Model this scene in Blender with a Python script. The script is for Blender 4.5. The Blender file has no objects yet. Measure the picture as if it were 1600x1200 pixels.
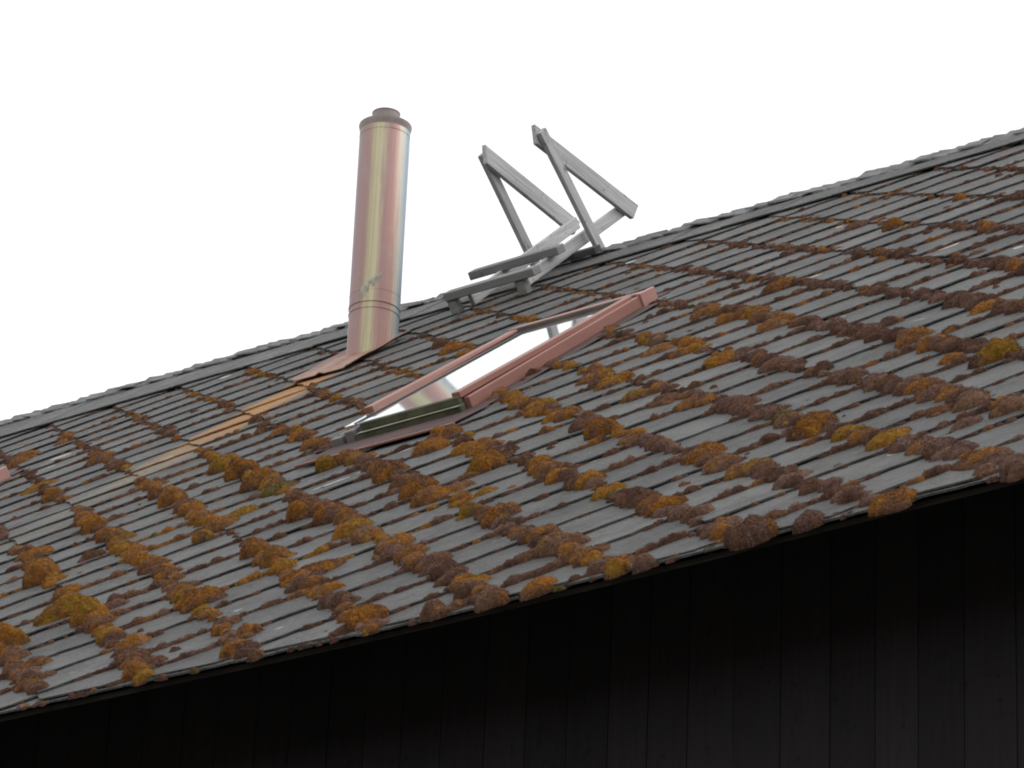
import bpy, bmesh, math, random
import numpy as np
from mathutils import Vector, Matrix, noise

rng = random.Random(7)
nr = np.random.default_rng(7)
sc = bpy.context.scene
col = sc.collection

# ---------------------------------------------------------------- roof frame
D = 0.42                       # diagonal of one exposed roof tile, metres
PITCH = math.radians(38.6)
CA, SA = math.cos(PITCH), math.sin(PITCH)
O = Vector((0.0, 4.16, 9.454)) # roof point u=0, v=0
EX, EV, EN = Vector((1, 0, 0)), Vector((0, CA, SA)), Vector((0, -SA, CA))
RB = Matrix((EX, EV, EN)).transposed()      # roof axes -> world
EAVE = -14.60

def ridge_v(u):
    return 0.86 + 0.034 * (0.2 - u)

def sag(u, v):
    w = min(1.0, max(0.0, (-v - 4.0) / 10.8))
    w = w * w * (3 - 2 * w)
    s = -0.070 * math.exp(-((u - 3.7) / 3.0) ** 2) * w
    return s + 0.012 * math.sin(u * 0.9 + 1.0) * math.sin(v * 0.6) * w

def W(u, v, n=0.0):
    """roof coordinates (in tile diagonals) -> world metres"""
    u, v, n = float(u), float(v), float(n)
    p = O + D * (u * EX + v * EV + n * EN)
    p.z += D * sag(u, v)
    return p

# ---------------------------------------------------------------- camera
cam_d = bpy.data.cameras.new('camera')
cam = bpy.data.objects.new('camera', cam_d)
col.objects.link(cam)
sc.camera = cam
CU = np.array([[0.798512549, 0.494528888, -0.343247561], [-0.218363385, -0.293409313, -0.930713923], [-0.560976953, 0.818139446, -0.126304016]])             # columns: u, v, n seen in camera axes (right, down, forward)
def roofvec(w):
    return EX * float(w[0]) + EV * float(w[1]) + EN * float(w[2])
right, down, fwd = roofvec(CU[0]), roofvec(CU[1]), roofvec(CU[2])
CAMU = np.array([18.79430114, -35.72042565, 4.58717421])
m = Matrix((right, -down, -fwd)).transposed().to_4x4()
m.translation = O + D * roofvec(CAMU)
cam.matrix_world = m
cam_d.sensor_width = 36.0
cam_d.lens = 36.0 * 6322.9 / 1600.0
cam_d.clip_start = 0.1
cam_d.clip_end = 2000.0

# ---------------------------------------------------------------- overcast sky and soft sun
SUN_EL, SUN_AZ = math.radians(55), math.radians(50)   # azimuth clockwise from +Y
world = bpy.data.worlds.new('World')
sc.world = world
world.use_nodes = True
wn, wl = world.node_tree.nodes, world.node_tree.links
wn.clear()
wo = wn.new('ShaderNodeOutputWorld')
bg = wn.new('ShaderNodeBackground')
sky = wn.new('ShaderNodeTexSky')
sky.sky_type = 'NISHITA'
sky.sun_disc = False
sky.sun_elevation = SUN_EL
sky.sun_rotation = SUN_AZ
sky.air_density = 1.0
sky.dust_density = 4.0
mixc = wn.new('ShaderNodeMix')
mixc.data_type = 'RGBA'
mixc.inputs[0].default_value = 0.93
wl.new(sky.outputs[0], mixc.inputs[6])
mixc.inputs[7].default_value = (12.0, 12.15, 12.3, 1)    # white cloud cover
wl.new(mixc.outputs[2], bg.inputs[0])
bg.inputs[1].default_value = 0.1
wl.new(bg.outputs[0], wo.inputs[0])

sun_d = bpy.data.lights.new('sun', 'SUN')
sun_d.energy = 1.1
sun_d.angle = math.radians(30)
sun_d.color = (1.0, 0.97, 0.93)
sun = bpy.data.objects.new('sun', sun_d)
col.objects.link(sun)
sd = Vector((math.cos(SUN_EL) * math.sin(SUN_AZ), math.cos(SUN_EL) * math.cos(SUN_AZ), math.sin(SUN_EL)))
sun.rotation_euler = sd.to_track_quat('Z', 'Y').to_euler()
sun.location = (10, -10, 30)

sc.view_settings.view_transform = 'Standard'
sc.view_settings.look = 'None'
sc.view_settings.exposure = 0.0
sc.view_settings.gamma = 1.0
sc.cycles.filter_width = 1.9
sc.cycles.max_bounces = 6
sc.cycles.use_denoising = True

# ---------------------------------------------------------------- materials
class NT:
    """small node-tree helper"""
    def __init__(s, name, rough=0.8, spec=0.3, metal=0.0):
        s.m = bpy.data.materials.new(name)
        s.m.use_nodes = True
        s.n, s.l = s.m.node_tree.nodes, s.m.node_tree.links
        s.b = s.n['Principled BSDF']
        s.b.inputs['Roughness'].default_value = rough
        s.b.inputs['Specular IOR Level'].default_value = spec
        s.b.inputs['Metallic'].default_value = metal
    def new(s, t, **kw):
        x = s.n.new(t)
        for k, v in kw.items():
            setattr(x, k, v)
        return x
    def put(s, x, sock):
        if isinstance(x, bpy.types.NodeSocket):
            s.l.new(x, sock)
        else:
            sock.default_value = x
    def math(s, op, a, b=0.0, clamp=False):
        x = s.new('ShaderNodeMath', operation=op, use_clamp=clamp)
        s.put(a, x.inputs[0]); s.put(b, x.inputs[1])
        return x.outputs[0]
    def noise(s, vec, scale, detail=4, rough=0.55):
        x = s.new('ShaderNodeTexNoise')
        s.l.new(vec, x.inputs['Vector'])
        x.inputs['Scale'].default_value = scale
        x.inputs['Detail'].default_value = detail
        x.inputs['Roughness'].default_value = rough
        return x.outputs[0]
    def ramp(s, fac, stops):
        x = s.new('ShaderNodeValToRGB')
        e = x.color_ramp.elements
        while len(e) < len(stops):
            e.new(0.5)
        for q, (p, c) in zip(e, stops):
            q.position = p
            q.color = (*c, 1) if len(c) == 3 else c
        s.put(fac, x.inputs[0])
        return x.outputs[0]
    def mix(s, f, a, b, mode='MIX'):
        x = s.new('ShaderNodeMix', data_type='RGBA', blend_type=mode)
        s.put(f, x.inputs[0])
        for v, k in ((a, 6), (b, 7)):
            s.put((*v, 1) if isinstance(v, tuple) and len(v) == 3 else v, x.inputs[k])
        return x.outputs[2]
    def step(s, x, lo, hi):
        r = s.new('ShaderNodeMapRange', interpolation_type='SMOOTHSTEP')
        s.put(x, r.inputs[0])
        r.inputs[1].default_value, r.inputs[2].default_value = lo, hi
        return r.outputs[0]
    def pos(s):
        return s.new('ShaderNodeNewGeometry').outputs['Position']
    def dot(s, vec, d, off=0.0):
        x = s.new('ShaderNodeVectorMath', operation='DOT_PRODUCT')
        s.l.new(vec, x.inputs[0]); x.inputs[1].default_value = d
        return s.math('SUBTRACT', x.outputs['Value'], off)
    def comb(s, a, b, c=0.0):
        x = s.new('ShaderNodeCombineXYZ')
        for v, i in ((a, 0), (b, 1), (c, 2)):
            s.put(v, x.inputs[i])
        return x.outputs[0]
    def bump(s, h, strength, dist):
        x = s.new('ShaderNodeBump')
        x.inputs['Strength'].default_value = strength
        x.inputs['Distance'].default_value = dist
        s.l.new(h, x.inputs['Height'])
        s.l.new(x.outputs[0], s.b.inputs['Normal'])
    def base(s, c):
        s.put((*c, 1) if isinstance(c, tuple) else c, s.b.inputs['Base Color'])

def roof_uv(t):
    p = t.pos()
    u = t.math('DIVIDE', t.dot(p, EX, O.dot(EX)), D)
    v = t.math('DIVIDE', t.dot(p, EV, O.dot(EV)), D)
    return p, u, v

LICHEN = [(2.65, -5.29, 0.16, 0.14), (1.94, -4.87, 0.08, 0.16), (-9.59, -2.82, 0.2, 0.17), (-9.15, -0.24, 0.1, 0.15), (-3.47, -0.45, 0.12, 0.15), (-1.65, -8.95, 0.25, 0.07), (3.81, -6.33, 0.06, 0.12), (-6.36, -5.09, 0.12, 0.12), (-0.05, -2.14, 0.05, 0.1), (5.95, -13.18, 0.05, 0.06)]
def tile_material():
    t = NT('fibre_cement_tile', rough=0.6, spec=0.3)
    p, u, v = roof_uv(t)
    a = t.math('ADD', u, v)
    b = t.math('SUBTRACT', u, v)
    grain = t.comb(t.math('MULTIPLY', a, 2.2), t.math('MULTIPLY', b, 9.0), 0.0)
    info = t.new('ShaderNodeObjectInfo')
    rnd = info.outputs['Random']
    big = t.noise(p, 1.1, 5, 0.6)
    mid = t.noise(p, 6.0, 6, 0.65)
    fine = t.noise(p, 60.0, 5, 0.7)
    c = t.ramp(big, [(0.28, (0.085, 0.085, 0.085)), (0.5, (0.128, 0.127, 0.124)), (0.75, (0.176, 0.173, 0.164))])
    c = t.mix(t.math('MULTIPLY', t.step(mid, 0.42, 0.70), 0.6), c, (0.070, 0.069, 0.068))
    tone = t.math('ADD', t.math('MULTIPLY', rnd, 0.46), 0.77)
    cc = t.new('ShaderNodeVectorMath', operation='SCALE')
    t.l.new(c, cc.inputs[0]); t.l.new(tone, cc.inputs['Scale'])
    c = cc.outputs[0]
    c = t.mix(t.math('MULTIPLY', t.step(fine, 0.5, 0.75), 0.35), c, (0.22, 0.22, 0.21))
    # greenish algae film in patches
    alg = t.step(t.noise(p, 2.3, 4, 0.6), 0.58, 0.78)
    c = t.mix(t.math('MULTIPLY', alg, 0.35), c, (0.115, 0.122, 0.085))
    # lichen and white glints, painted as pale flecks drawn out along the slates
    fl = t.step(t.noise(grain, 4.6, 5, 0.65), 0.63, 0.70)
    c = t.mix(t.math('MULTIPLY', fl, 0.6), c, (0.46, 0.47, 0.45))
    sp = t.step(t.noise(grain, 8.5, 5, 0.7), 0.50, 0.68)
    c = t.mix(t.math('MULTIPLY', sp, 0.42), c, (0.215, 0.212, 0.20))
    sp2 = t.step(t.noise(grain, 5.0, 5, 0.7), 0.54, 0.70)
    c = t.mix(t.math('MULTIPLY', sp2, 0.45), c, (0.062, 0.06, 0.056))
    lich = t.step(t.noise(p, 4.2, 3, 0.5), 0.70, 0.745)
    c = t.mix(t.math('MULTIPLY', lich, 0.8), c, (0.52, 0.53, 0.49))
    # a few white lichen crusts and droppings, long along the tile edges
    ptc = None
    wobl = t.math('MULTIPLY', t.math('SUBTRACT', t.noise(p, 9.0, 3), 0.5), 1.5)
    for (u0, v0, la, lb) in LICHEN:
        ea = t.math('POWER', t.math('DIVIDE', t.math('SUBTRACT', a, u0 + v0), la), 2.0)
        eb = t.math('POWER', t.math('DIVIDE', t.math('SUBTRACT', b, u0 - v0), lb), 2.0)
        q = t.math('SUBTRACT', 1.0, t.step(t.math('ADD', t.math('ADD', ea, eb), wobl), 0.6, 1.1))
        ptc = q if ptc is None else t.math('MAXIMUM', ptc, q)
    c = t.mix(t.math('MULTIPLY', ptc, 0.9), c, (0.56, 0.58, 0.54))
    dark = t.step(t.noise(p, 25.0, 3, 0.6), 0.64, 0.74)
    c = t.mix(t.math('MULTIPLY', dark, 0.5), c, (0.07, 0.065, 0.06))
    # rust run-off below the flue
    wob = t.math('MULTIPLY', t.math('SUBTRACT', t.noise(p, 3.0, 3), 0.5), 0.22)
    uc = t.math('ABSOLUTE', t.math('ADD', t.math('SUBTRACT', u, -6.32), wob))
    along = t.math('MULTIPLY', t.step(v, -6.4, -3.4), t.math('SUBTRACT', 1.0, t.step(v, -1.6, -1.2)))
    core = t.math('MULTIPLY', t.math('SUBTRACT', 1.0, t.step(uc, 0.20, 0.48)), along)
    wide = t.math('MULTIPLY', t.math('SUBTRACT', 1.0, t.step(uc, 0.18, 0.50)),
                  t.math('MULTIPLY', t.step(v, -9.5, -5.0), t.math('SUBTRACT', 1.0, t.step(v, -1.6, -1.2))))
    c = t.mix(t.math('MULTIPLY', wide, 0.42), c, (0.28, 0.25, 0.165))
    rust = t.ramp(t.noise(grain, 1.2, 4), [(0.35, (0.48, 0.195, 0.050)), (0.55, (0.52, 0.27, 0.085)), (0.75, (0.44, 0.15, 0.065))])
    c = t.mix(t.math('MULTIPLY', core, 0.93), c, rust)
    t.base(c)
    t.put(t.math('ADD', t.math('MULTIPLY', mid, 0.3), 0.42), t.b.inputs['Roughness'])
    h = t.math('ADD', t.math('MULTIPLY', t.noise(grain, 2.0, 6, 0.7), 1.0), t.math('ADD', t.math('MULTIPLY', fine, 0.35), t.math('MULTIPLY', t.noise(p, 16.0, 4, 0.6), 0.6)))
    t.bump(h, 0.9, 0.04)
    return t.m

def painted(name, c1, c2, rough=0.45, spec=0.4, scale=3.0, metal=0.0, dirt=0.35):
    t = NT(name, rough, spec, metal)
    p = t.pos()
    c = t.ramp(t.noise(p, scale, 5, 0.6), [(0.3, c1), (0.7, c2)])
    d = t.step(t.noise(p, scale * 6, 5, 0.65), 0.55, 0.75)
    c = t.mix(t.math('MULTIPLY', d, dirt), c, tuple(x * 0.55 for x in c1))
    t.base(c)
    t.bump(t.noise(p, 30.0, 3), 0.12, 0.004)
    return t.m

def wood(name, c1, c2, axis, rough=0.85, spec=0.15):
    """weathered boards with grain along the world axis given"""
    t = NT(name, rough, spec)
    p = t.pos()
    ax = Vector(axis).normalized()
    o1 = ax.orthogonal().normalized(); o2 = ax.cross(o1)
    g = t.comb(t.math('MULTIPLY', t.dot(p, ax), 3.0), t.math('MULTIPLY', t.dot(p, o1), 55.0), t.math('MULTIPLY', t.dot(p, o2), 55.0))
    n = t.noise(g, 1.0, 6, 0.7)
    c = t.ramp(n, [(0.3, c1), (0.68, c2)])
    k = t.step(t.noise(p, 17.0, 4, 0.65), 0.58, 0.72)
    c = t.mix(t.math('MULTIPLY', k, 0.7), c, tuple(x * 0.4 for x in c1))
    info = t.new('ShaderNodeObjectInfo')
    sc_ = t.new('ShaderNodeVectorMath', operation='SCALE')
    t.l.new(c, sc_.inputs[0])
    t.l.new(t.math('ADD', t.math('MULTIPLY', info.outputs['Random'], 0.3), 0.85), sc_.inputs['Scale'])
    t.base(sc_.outputs[0])
    t.bump(n, 0.5, 0.004)
    return t.m

def steel_material(name, cu, cv):
    """heat- and rust-tinted stainless flue: tints run in vertical streaks round the pipe"""
    t = NT(name, 0.5, 0.4, 0.55)
    ctr = W(cu, cv)
    p = t.pos()
    x, y, z = t.dot(p, (1, 0, 0), ctr.x), t.dot(p, (0, 1, 0), ctr.y), t.dot(p, (0, 0, 1), ctr.z)
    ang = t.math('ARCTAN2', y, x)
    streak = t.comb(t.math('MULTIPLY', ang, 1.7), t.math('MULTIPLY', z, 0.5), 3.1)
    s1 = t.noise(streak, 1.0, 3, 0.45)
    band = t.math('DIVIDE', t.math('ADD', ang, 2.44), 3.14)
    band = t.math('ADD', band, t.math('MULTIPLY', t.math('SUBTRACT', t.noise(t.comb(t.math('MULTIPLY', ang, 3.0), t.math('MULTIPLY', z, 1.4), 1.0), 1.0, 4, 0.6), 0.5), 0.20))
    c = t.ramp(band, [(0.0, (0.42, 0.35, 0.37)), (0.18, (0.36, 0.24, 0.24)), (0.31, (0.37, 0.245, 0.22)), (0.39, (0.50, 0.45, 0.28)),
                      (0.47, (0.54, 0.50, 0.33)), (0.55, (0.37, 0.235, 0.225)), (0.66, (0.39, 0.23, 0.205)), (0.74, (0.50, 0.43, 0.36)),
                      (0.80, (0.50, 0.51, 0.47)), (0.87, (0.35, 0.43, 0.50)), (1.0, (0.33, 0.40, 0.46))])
    st2 = t.comb(t.math('MULTIPLY', ang, 9.0), t.math('MULTIPLY', z, 0.9), 0.0)
    c = t.mix(t.math('MULTIPLY', t.step(t.noise(st2, 1.3, 4), 0.48, 0.68), 0.45), c, (0.34, 0.21, 0.175))
    c = t.mix(t.math('MULTIPLY', t.step(t.noise(p, 7.0, 5, 0.65), 0.5, 0.72), 0.3), c, (0.36, 0.37, 0.29))
    low = t.math('SUBTRACT', 1.0, t.step(z, -0.05, 0.35))
    rustn = t.step(t.noise(t.comb(t.math('MULTIPLY', ang, 5.0), t.math('MULTIPLY', z, 2.0), 7.0), 1.0, 4), 0.5, 0.62)
    c = t.mix(t.math('MULTIPLY', t.math('MULTIPLY', low, rustn), 0.7), c, (0.42, 0.20, 0.15))
    t.base(c)
    t.put(t.math('ADD', t.math('MULTIPLY', s1, 0.3), 0.42), t.b.inputs['Roughness'])
    t.bump(t.noise(streak, 6.0, 3), 0.08, 0.01)
    return t.m

def moss_material():
    t = NT('moss', rough=0.95, spec=0.05)
    p = t.pos()
    at = t.new('ShaderNodeAttribute', attribute_name='Col')
    n1 = t.noise(p, 38.0, 4, 0.7)
    n2 = t.noise(p, 12.0, 3, 0.6)
    c = t.mix(t.math('MULTIPLY', t.step(n2, 0.48, 0.68), 0.5), at.outputs['Color'], (0.125, 0.068, 0.045))
    c = t.mix(t.math('MULTIPLY', t.step(n1, 0.56, 0.8), 0.35), c, (0.25, 0.118, 0.026))
    c = t.mix(t.math('MULTIPLY', t.math('SUBTRACT', 1.0, t.step(n1, 0.25, 0.45)), 0.45), c, (0.050, 0.030, 0.022))
    t.base(c)
    vor = t.new('ShaderNodeTexVoronoi')
    t.l.new(p, vor.inputs['Vector']); vor.inputs['Scale'].default_value = 95.0
    h = t.math('ADD', t.math('MULTIPLY', vor.outputs['Distance'], -0.6), t.noise(p, 160.0, 3, 0.7))
    t.bump(h, 0.7, 0.008)
    return t.m

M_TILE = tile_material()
M_MOSS = moss_material()
M_RIDGE = painted('ridge_slate', (0.085, 0.085, 0.09), (0.20, 0.20, 0.20), 0.7, 0.25, 9.0, dirt=0.6)
M_PINK = painted('salmon_cladding', (0.275, 0.122, 0.096), (0.325, 0.148, 0.116), 0.45, 0.4, 2.0, dirt=0.18)
M_PINKLIGHT = painted('salmon_cladding_pale', (0.40, 0.205, 0.175), (0.46, 0.24, 0.21), 0.45, 0.4, 2.0, dirt=0.2)  # paler tone of the salmon cladding, for hood and end cap
M_FLASH = painted('brown_flashing', (0.065, 0.042, 0.042), (0.105, 0.066, 0.062), 0.75, 0.15, 5.0)
M_FLASHPINK = painted('rusty_flue_flashing', (0.25, 0.11, 0.065), (0.33, 0.225, 0.185), 0.55, 0.3, 9.0, dirt=0.5)
M_GREYFRAME = painted('bare_grey_frame', (0.14, 0.13, 0.13), (0.25, 0.24, 0.235), 0.6, 0.3, 8.0)
M_HOODSHADE = painted('shaded_hood_front', (0.13, 0.105, 0.09), (0.20, 0.165, 0.14), 0.6, 0.25, 8.0)  # shade on the hood's down-slope face, put into the colour
M_CAP = painted('dull_cap_steel', (0.22, 0.175, 0.165), (0.33, 0.28, 0.265), 0.5, 0.4, 9.0, metal=0.4)
M_GASKET = painted('black_gasket', (0.018, 0.018, 0.02), (0.03, 0.03, 0.033), 0.6, 0.3, 8.0)
M_GREENBAR = painted('algae_covered_sash', (0.055, 0.06, 0.035), (0.13, 0.13, 0.085), 0.75, 0.2, 12.0)
M_LADDER_V = wood('weathered_rail_wood', (0.33, 0.33, 0.335), (0.60, 0.60, 0.60), EV)
M_LADDER_X = wood('weathered_tread_wood', (0.20, 0.20, 0.195), (0.33, 0.325, 0.32), EX)
M_LADDER_Z = wood('weathered_brace_wood', (0.29, 0.29, 0.295), (0.51, 0.51, 0.51), EV * 0.27 - EN * 1.4)
M_LADDER_T = wood('weathered_sloping_brace_wood', (0.31, 0.31, 0.315), (0.57, 0.57, 0.57), EV * 1.2 - EN * 1.2)
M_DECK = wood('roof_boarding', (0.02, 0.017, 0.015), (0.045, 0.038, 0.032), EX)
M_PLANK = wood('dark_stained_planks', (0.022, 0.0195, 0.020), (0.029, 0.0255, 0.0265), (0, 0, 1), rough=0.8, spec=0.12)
M_FASCIA = wood('mossy_eave_board', (0.014, 0.014, 0.011), (0.03, 0.03, 0.023), EX)
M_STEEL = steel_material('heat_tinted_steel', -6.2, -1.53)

def glass_material():
    t = NT('skylight_glass', 0.04, 0.5, 0.9)
    p = t.pos()
    c = t.ramp(t.noise(p, 2.0, 3), [(0.3, (0.74, 0.82, 0.83)), (0.7, (0.86, 0.91, 0.92))])
    t.base(c)
    t.put(t.math('MULTIPLY', t.noise(p, 14.0, 4), 0.09), t.b.inputs['Roughness'])
    return t.m
M_GLASS = glass_material()

def ground_material():
    t = NT('gravel_yard', 0.95, 0.1)
    p = t.pos()
    t.base(t.ramp(t.noise(p, 0.6, 6, 0.65), [(0.3, (0.09, 0.085, 0.075)), (0.6, (0.13, 0.125, 0.11)), (0.8, (0.07, 0.08, 0.05))]))
    return t.m

# ---------------------------------------------------------------- mesh helpers
def link(name, me, parent=None, **props):
    o = bpy.data.objects.new(name, me)
    col.objects.link(o)
    if parent is not None:
        o.parent = parent
    for k, v in props.items():
        o[k] = v
    return o

def mesh(name, verts, faces, mat, smooth=False):
    me = bpy.data.meshes.new(name)
    me.from_pydata([tuple(v) for v in verts], [], faces)
    me.materials.append(mat)
    if smooth:
        me.polygons.foreach_set('use_smooth', [True] * len(me.polygons))
    me.update()
    return me

def bevel_mesh(me, width, seg=1):
    bm = bmesh.new(); bm.from_mesh(me)
    bmesh.ops.recalc_face_normals(bm, faces=bm.faces)
    bmesh.ops.bevel(bm, geom=bm.edges[:] , offset=width, segments=seg, affect='EDGES', clamp_overlap=True)
    bm.to_mesh(me); bm.free(); me.update()
    return me

BOXF = [(0, 3, 2, 1), (4, 5, 6, 7), (0, 1, 5, 4), (1, 2, 6, 5), (2, 3, 7, 6), (3, 0, 4, 7)]
def roof_box_verts(u0, u1, v0, v1, n0, n1, n0t=None, n1t=None):
    """box lying on the roof; n0t/n1t give other heights at its upper (v1) end"""
    n0t = n0 if n0t is None else n0t
    n1t = n1 if n1t is None else n1t
    return [W(u0, v0, n0), W(u1, v0, n0), W(u1, v1, n0t), W(u0, v1, n0t),
            W(u0, v0, n1), W(u1, v0, n1), W(u1, v1, n1t), W(u0, v1, n1t)]

def roof_box(name, parent, mat, *a, bev=0.003, **props):
    me = mesh(name, roof_box_verts(*a), BOXF, mat)
    bevel_mesh(me, bev)
    return link(name, me, parent, **props)

def beam(name, parent, mat, a, b, wdir, wid, thk, bev=0.003, skew=0.0):
    """board from point a to b; wid along wdir, thk across"""
    ax = (b - a).normalized()
    w = (wdir - ax * wdir.dot(ax)).normalized()
    t = ax.cross(w)
    vs = []
    for s, e in ((a, -skew), (b, skew)):
        for i, j in ((-1, -1), (1, -1), (1, 1), (-1, 1)):
            vs.append(s + w * (wid * i / 2) + t * (thk * j / 2) + ax * (e * i))
    me = mesh(name, vs, [(0, 1, 2, 3), (7, 6, 5, 4), (0, 4, 5, 1), (1, 5, 6, 2), (2, 6, 7, 3), (3, 7, 4, 0)], mat)
    bevel_mesh(me, bev)
    return link(name, me, parent)

def lathe(name, parent, mat, cx, cy, z0, prof, seg=48, **props):
    vs, fs = [], []
    for r, z in prof:
        for k in range(seg):
            a = 2 * math.pi * k / seg
            vs.append((cx + r * math.cos(a), cy + r * math.sin(a), z0 + z))
    for i in range(len(prof) - 1):
        for k in range(seg):
            k2 = (k + 1) % seg
            fs.append((i * seg + k, i * seg + k2, (i + 1) * seg + k2, (i + 1) * seg + k))
    me = mesh(name, vs, fs, mat, True)
    me.set_sharp_from_angle(angle=math.radians(35))
    return link(name, me, parent, **props)

# visible-size ranking: which pieces are single objects (a choice of grouping only)
def view(u, v, n=0.05):
    q = CU @ (np.array([u, v, n]) - CAMU)
    return 800 + 6322.9 * q[0] / q[2], 600 + 6322.9 * q[1] / q[2], q[2]
def in_view(u, v, pad=40):
    x, y, z = view(u, v)
    return -pad < x < 1600 + pad and -pad < y < 1200 + pad

# ---------------------------------------------------------------- ground
gme = mesh('ground', [(-600, -600, 0), (600, -600, 0), (600, 600, 0), (-600, 600, 0)], [(0, 1, 2, 3)], ground_material())
link('ground', gme, None, kind='structure')

# ---------------------------------------------------------------- barn
UL, UR = -21.0, 13.0
barn = bpy.data.objects.new('barn', None)
col.objects.link(barn)
barn['label'] = 'long barn with moss-grown grey diamond tile roof above a dark plank wall'
barn['category'] = 'barn'

# roof deck: front and back slope as one thin shell
us = np.linspace(UL, UR, 70)
vs_, fs_ = [], []
rows = [EAVE, -13.0, -11.0, -9.0, -7.0, -5.0, -3.0, -1.0]
for u in us:
    for v in rows:
        vs_.append(W(u, v, -0.008))
    c = W(u, ridge_v(u), -0.008)
    vs_.append(c)
    vs_.append(c + Vector((0, CA, -SA)) * 6.6)
    vs_.append(c + Vector((0, CA, -SA)) * 6.6 - Vector((0, SA, CA)) * 0.03)
    vs_.append(c - Vector((0, 0, 0.04)))
    vs_.append(W(u, EAVE, -0.045))
k = len(rows) + 5
for i in range(len(us) - 1):
    for j in range(k):
        j2 = (j + 1) % k
        fs_.append((i * k + j, (i + 1) * k + j, (i + 1) * k + j2, i * k + j2))
roof = link('roof', mesh('roof', vs_, fs_, M_DECK), barn)

# --- diamond tiles
APH = -0.15
def tile_outline(clip=None, seed=0):
    r = random.Random(seed)
    pts = []
    lo = [(-0.495, -0.005), (0.0, -0.5), (0.495, -0.005)]
    for (a, b) in ((lo[0], lo[1]), (lo[1], lo[2])):
        for q in range(6):
            f = q / 6 + (r.uniform(-0.05, 0.05) if q else 0)
            x, y = a[0] + (b[0] - a[0]) * f, a[1] + (b[1] - a[1]) * f
            if q:
                j = r.choice((0.0, 0.004, -0.006, -0.012, 0.008, -0.022))
                x += j * (-0.7 if b[1] > a[1] else 0.7) * -1; y += j * -1
            pts.append((x, y))
    pts += [(0.495, -0.005), (0.495, 0.10), (0.0, 0.60), (-0.495, 0.10)]
    # snapped tip
    if clip is not None:
        out = []
        for i in range(len(pts)):
            p, q = pts[i], pts[(i + 1) % len(pts)]
            if p[1] >= clip:
                out.append(p)
            if (p[1] - clip) * (q[1] - clip) < 0:
                f = (clip - p[1]) / (q[1] - p[1])
                out.append((p[0] + (q[0] - p[0]) * f, clip + r.uniform(-0.012, 0.012)))
        pts = out
    return pts
TAU = 0.042
def tile_verts(pts, thk=0.013):
    n = len(pts)
    top = [(x, y, 0.045 - TAU * y) for x, y in pts]
    bot = [(x, y, 0.045 - TAU * y - thk) for x, y in pts]
    faces = [tuple(range(n)), tuple(range(2 * n - 1, n - 1, -1))]
    faces += [(i, i + n, (i + 1) % n + n, (i + 1) % n) for i in range(n)]
    return top + bot, faces

def tile_meshes(clips):
    out = []
    for s in range(7):
        v, f = tile_verts(tile_outline(clips, s))
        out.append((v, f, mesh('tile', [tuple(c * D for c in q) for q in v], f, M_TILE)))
    return out
FULL, CUT = tile_meshes(None), tile_meshes(EAVE + 14.425 - 0.02)
TOPCUT = [None]

SKY = [(-2.85, -1.34, -7.12, -3.62), (-11.65, -10.0, -7.0, -3.30)]      # skylight footprints
def in_skylight(u, v, pad=0.0):
    return any(a - pad < u < b + pad and c - pad < v < d + pad for a, b, c, d in SKY)

cells = []
for a in range(-26, 3):
    for b in range(-24, 32):
        u, v = (a + b + 1 + APH) / 2, (a - b - APH) / 2
        if v < -14.8 or v > 0.3 or u < UL + 0.6 or u > UR - 0.6:
            continue
        if any(x0 + 0.35 < u < x1 - 0.35 and y0 + 0.4 < v < y1 - 0.4 for x0, x1, y0, y1 in SKY):
            continue
        cells.append((u, v))
def tile_pose(u, v, r):
    tilt = Matrix.Rotation(math.radians(r.uniform(-0.5, 0.5)), 3, 'Z') @ Matrix.Rotation(math.radians(r.uniform(-0.45, 0.45)), 3, 'X') @ Matrix.Rotation(math.radians(r.uniform(-0.5, 0.5)), 3, 'Y')
    # follow the sag of the roof
    du = (W(u + 0.3, v) - W(u - 0.3, v)).normalized()
    dv = (W(u, v + 0.3) - W(u, v - 0.3)); dv = (dv - du * dv.dot(du)).normalized()
    basis = Matrix((du, dv, du.cross(dv))).transposed()
    mm = (basis @ tilt).to_4x4()
    mm.translation = W(u + r.uniform(-0.012, 0.012), v + r.uniform(-0.012, 0.012), r.uniform(0.0, 0.006))
    return mm
vis = [c for c in cells if in_view(*c) and not in_skylight(*c)]
vis.sort(key=lambda c: view(*c)[2])
single = set(vis[:300])
rest_v, rest_f = [], []
for (u, v) in cells:
    r = random.Random(int(u * 97) * 1009 + int(v * 89))
    clip = v < -14.3
    if v + 0.6 > 0.42 and False:
        pass
    lst = CUT if clip else FULL
    tv, tf, me = lst[r.randrange(len(lst))]
    mm = tile_pose(u, v, r)
    if (u, v) in single:
        o = link('tile', me, roof)
        o.matrix_local = mm
    else:
        b0 = len(rest_v)
        rest_v += [mm @ (Vector(q) * D) for q in tv]
        rest_f += [tuple(i + b0 for i in f) for f in tf]
link('tile_field', mesh('tile_field', rest_v, rest_f, M_TILE), roof, kind='stuff')

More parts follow.
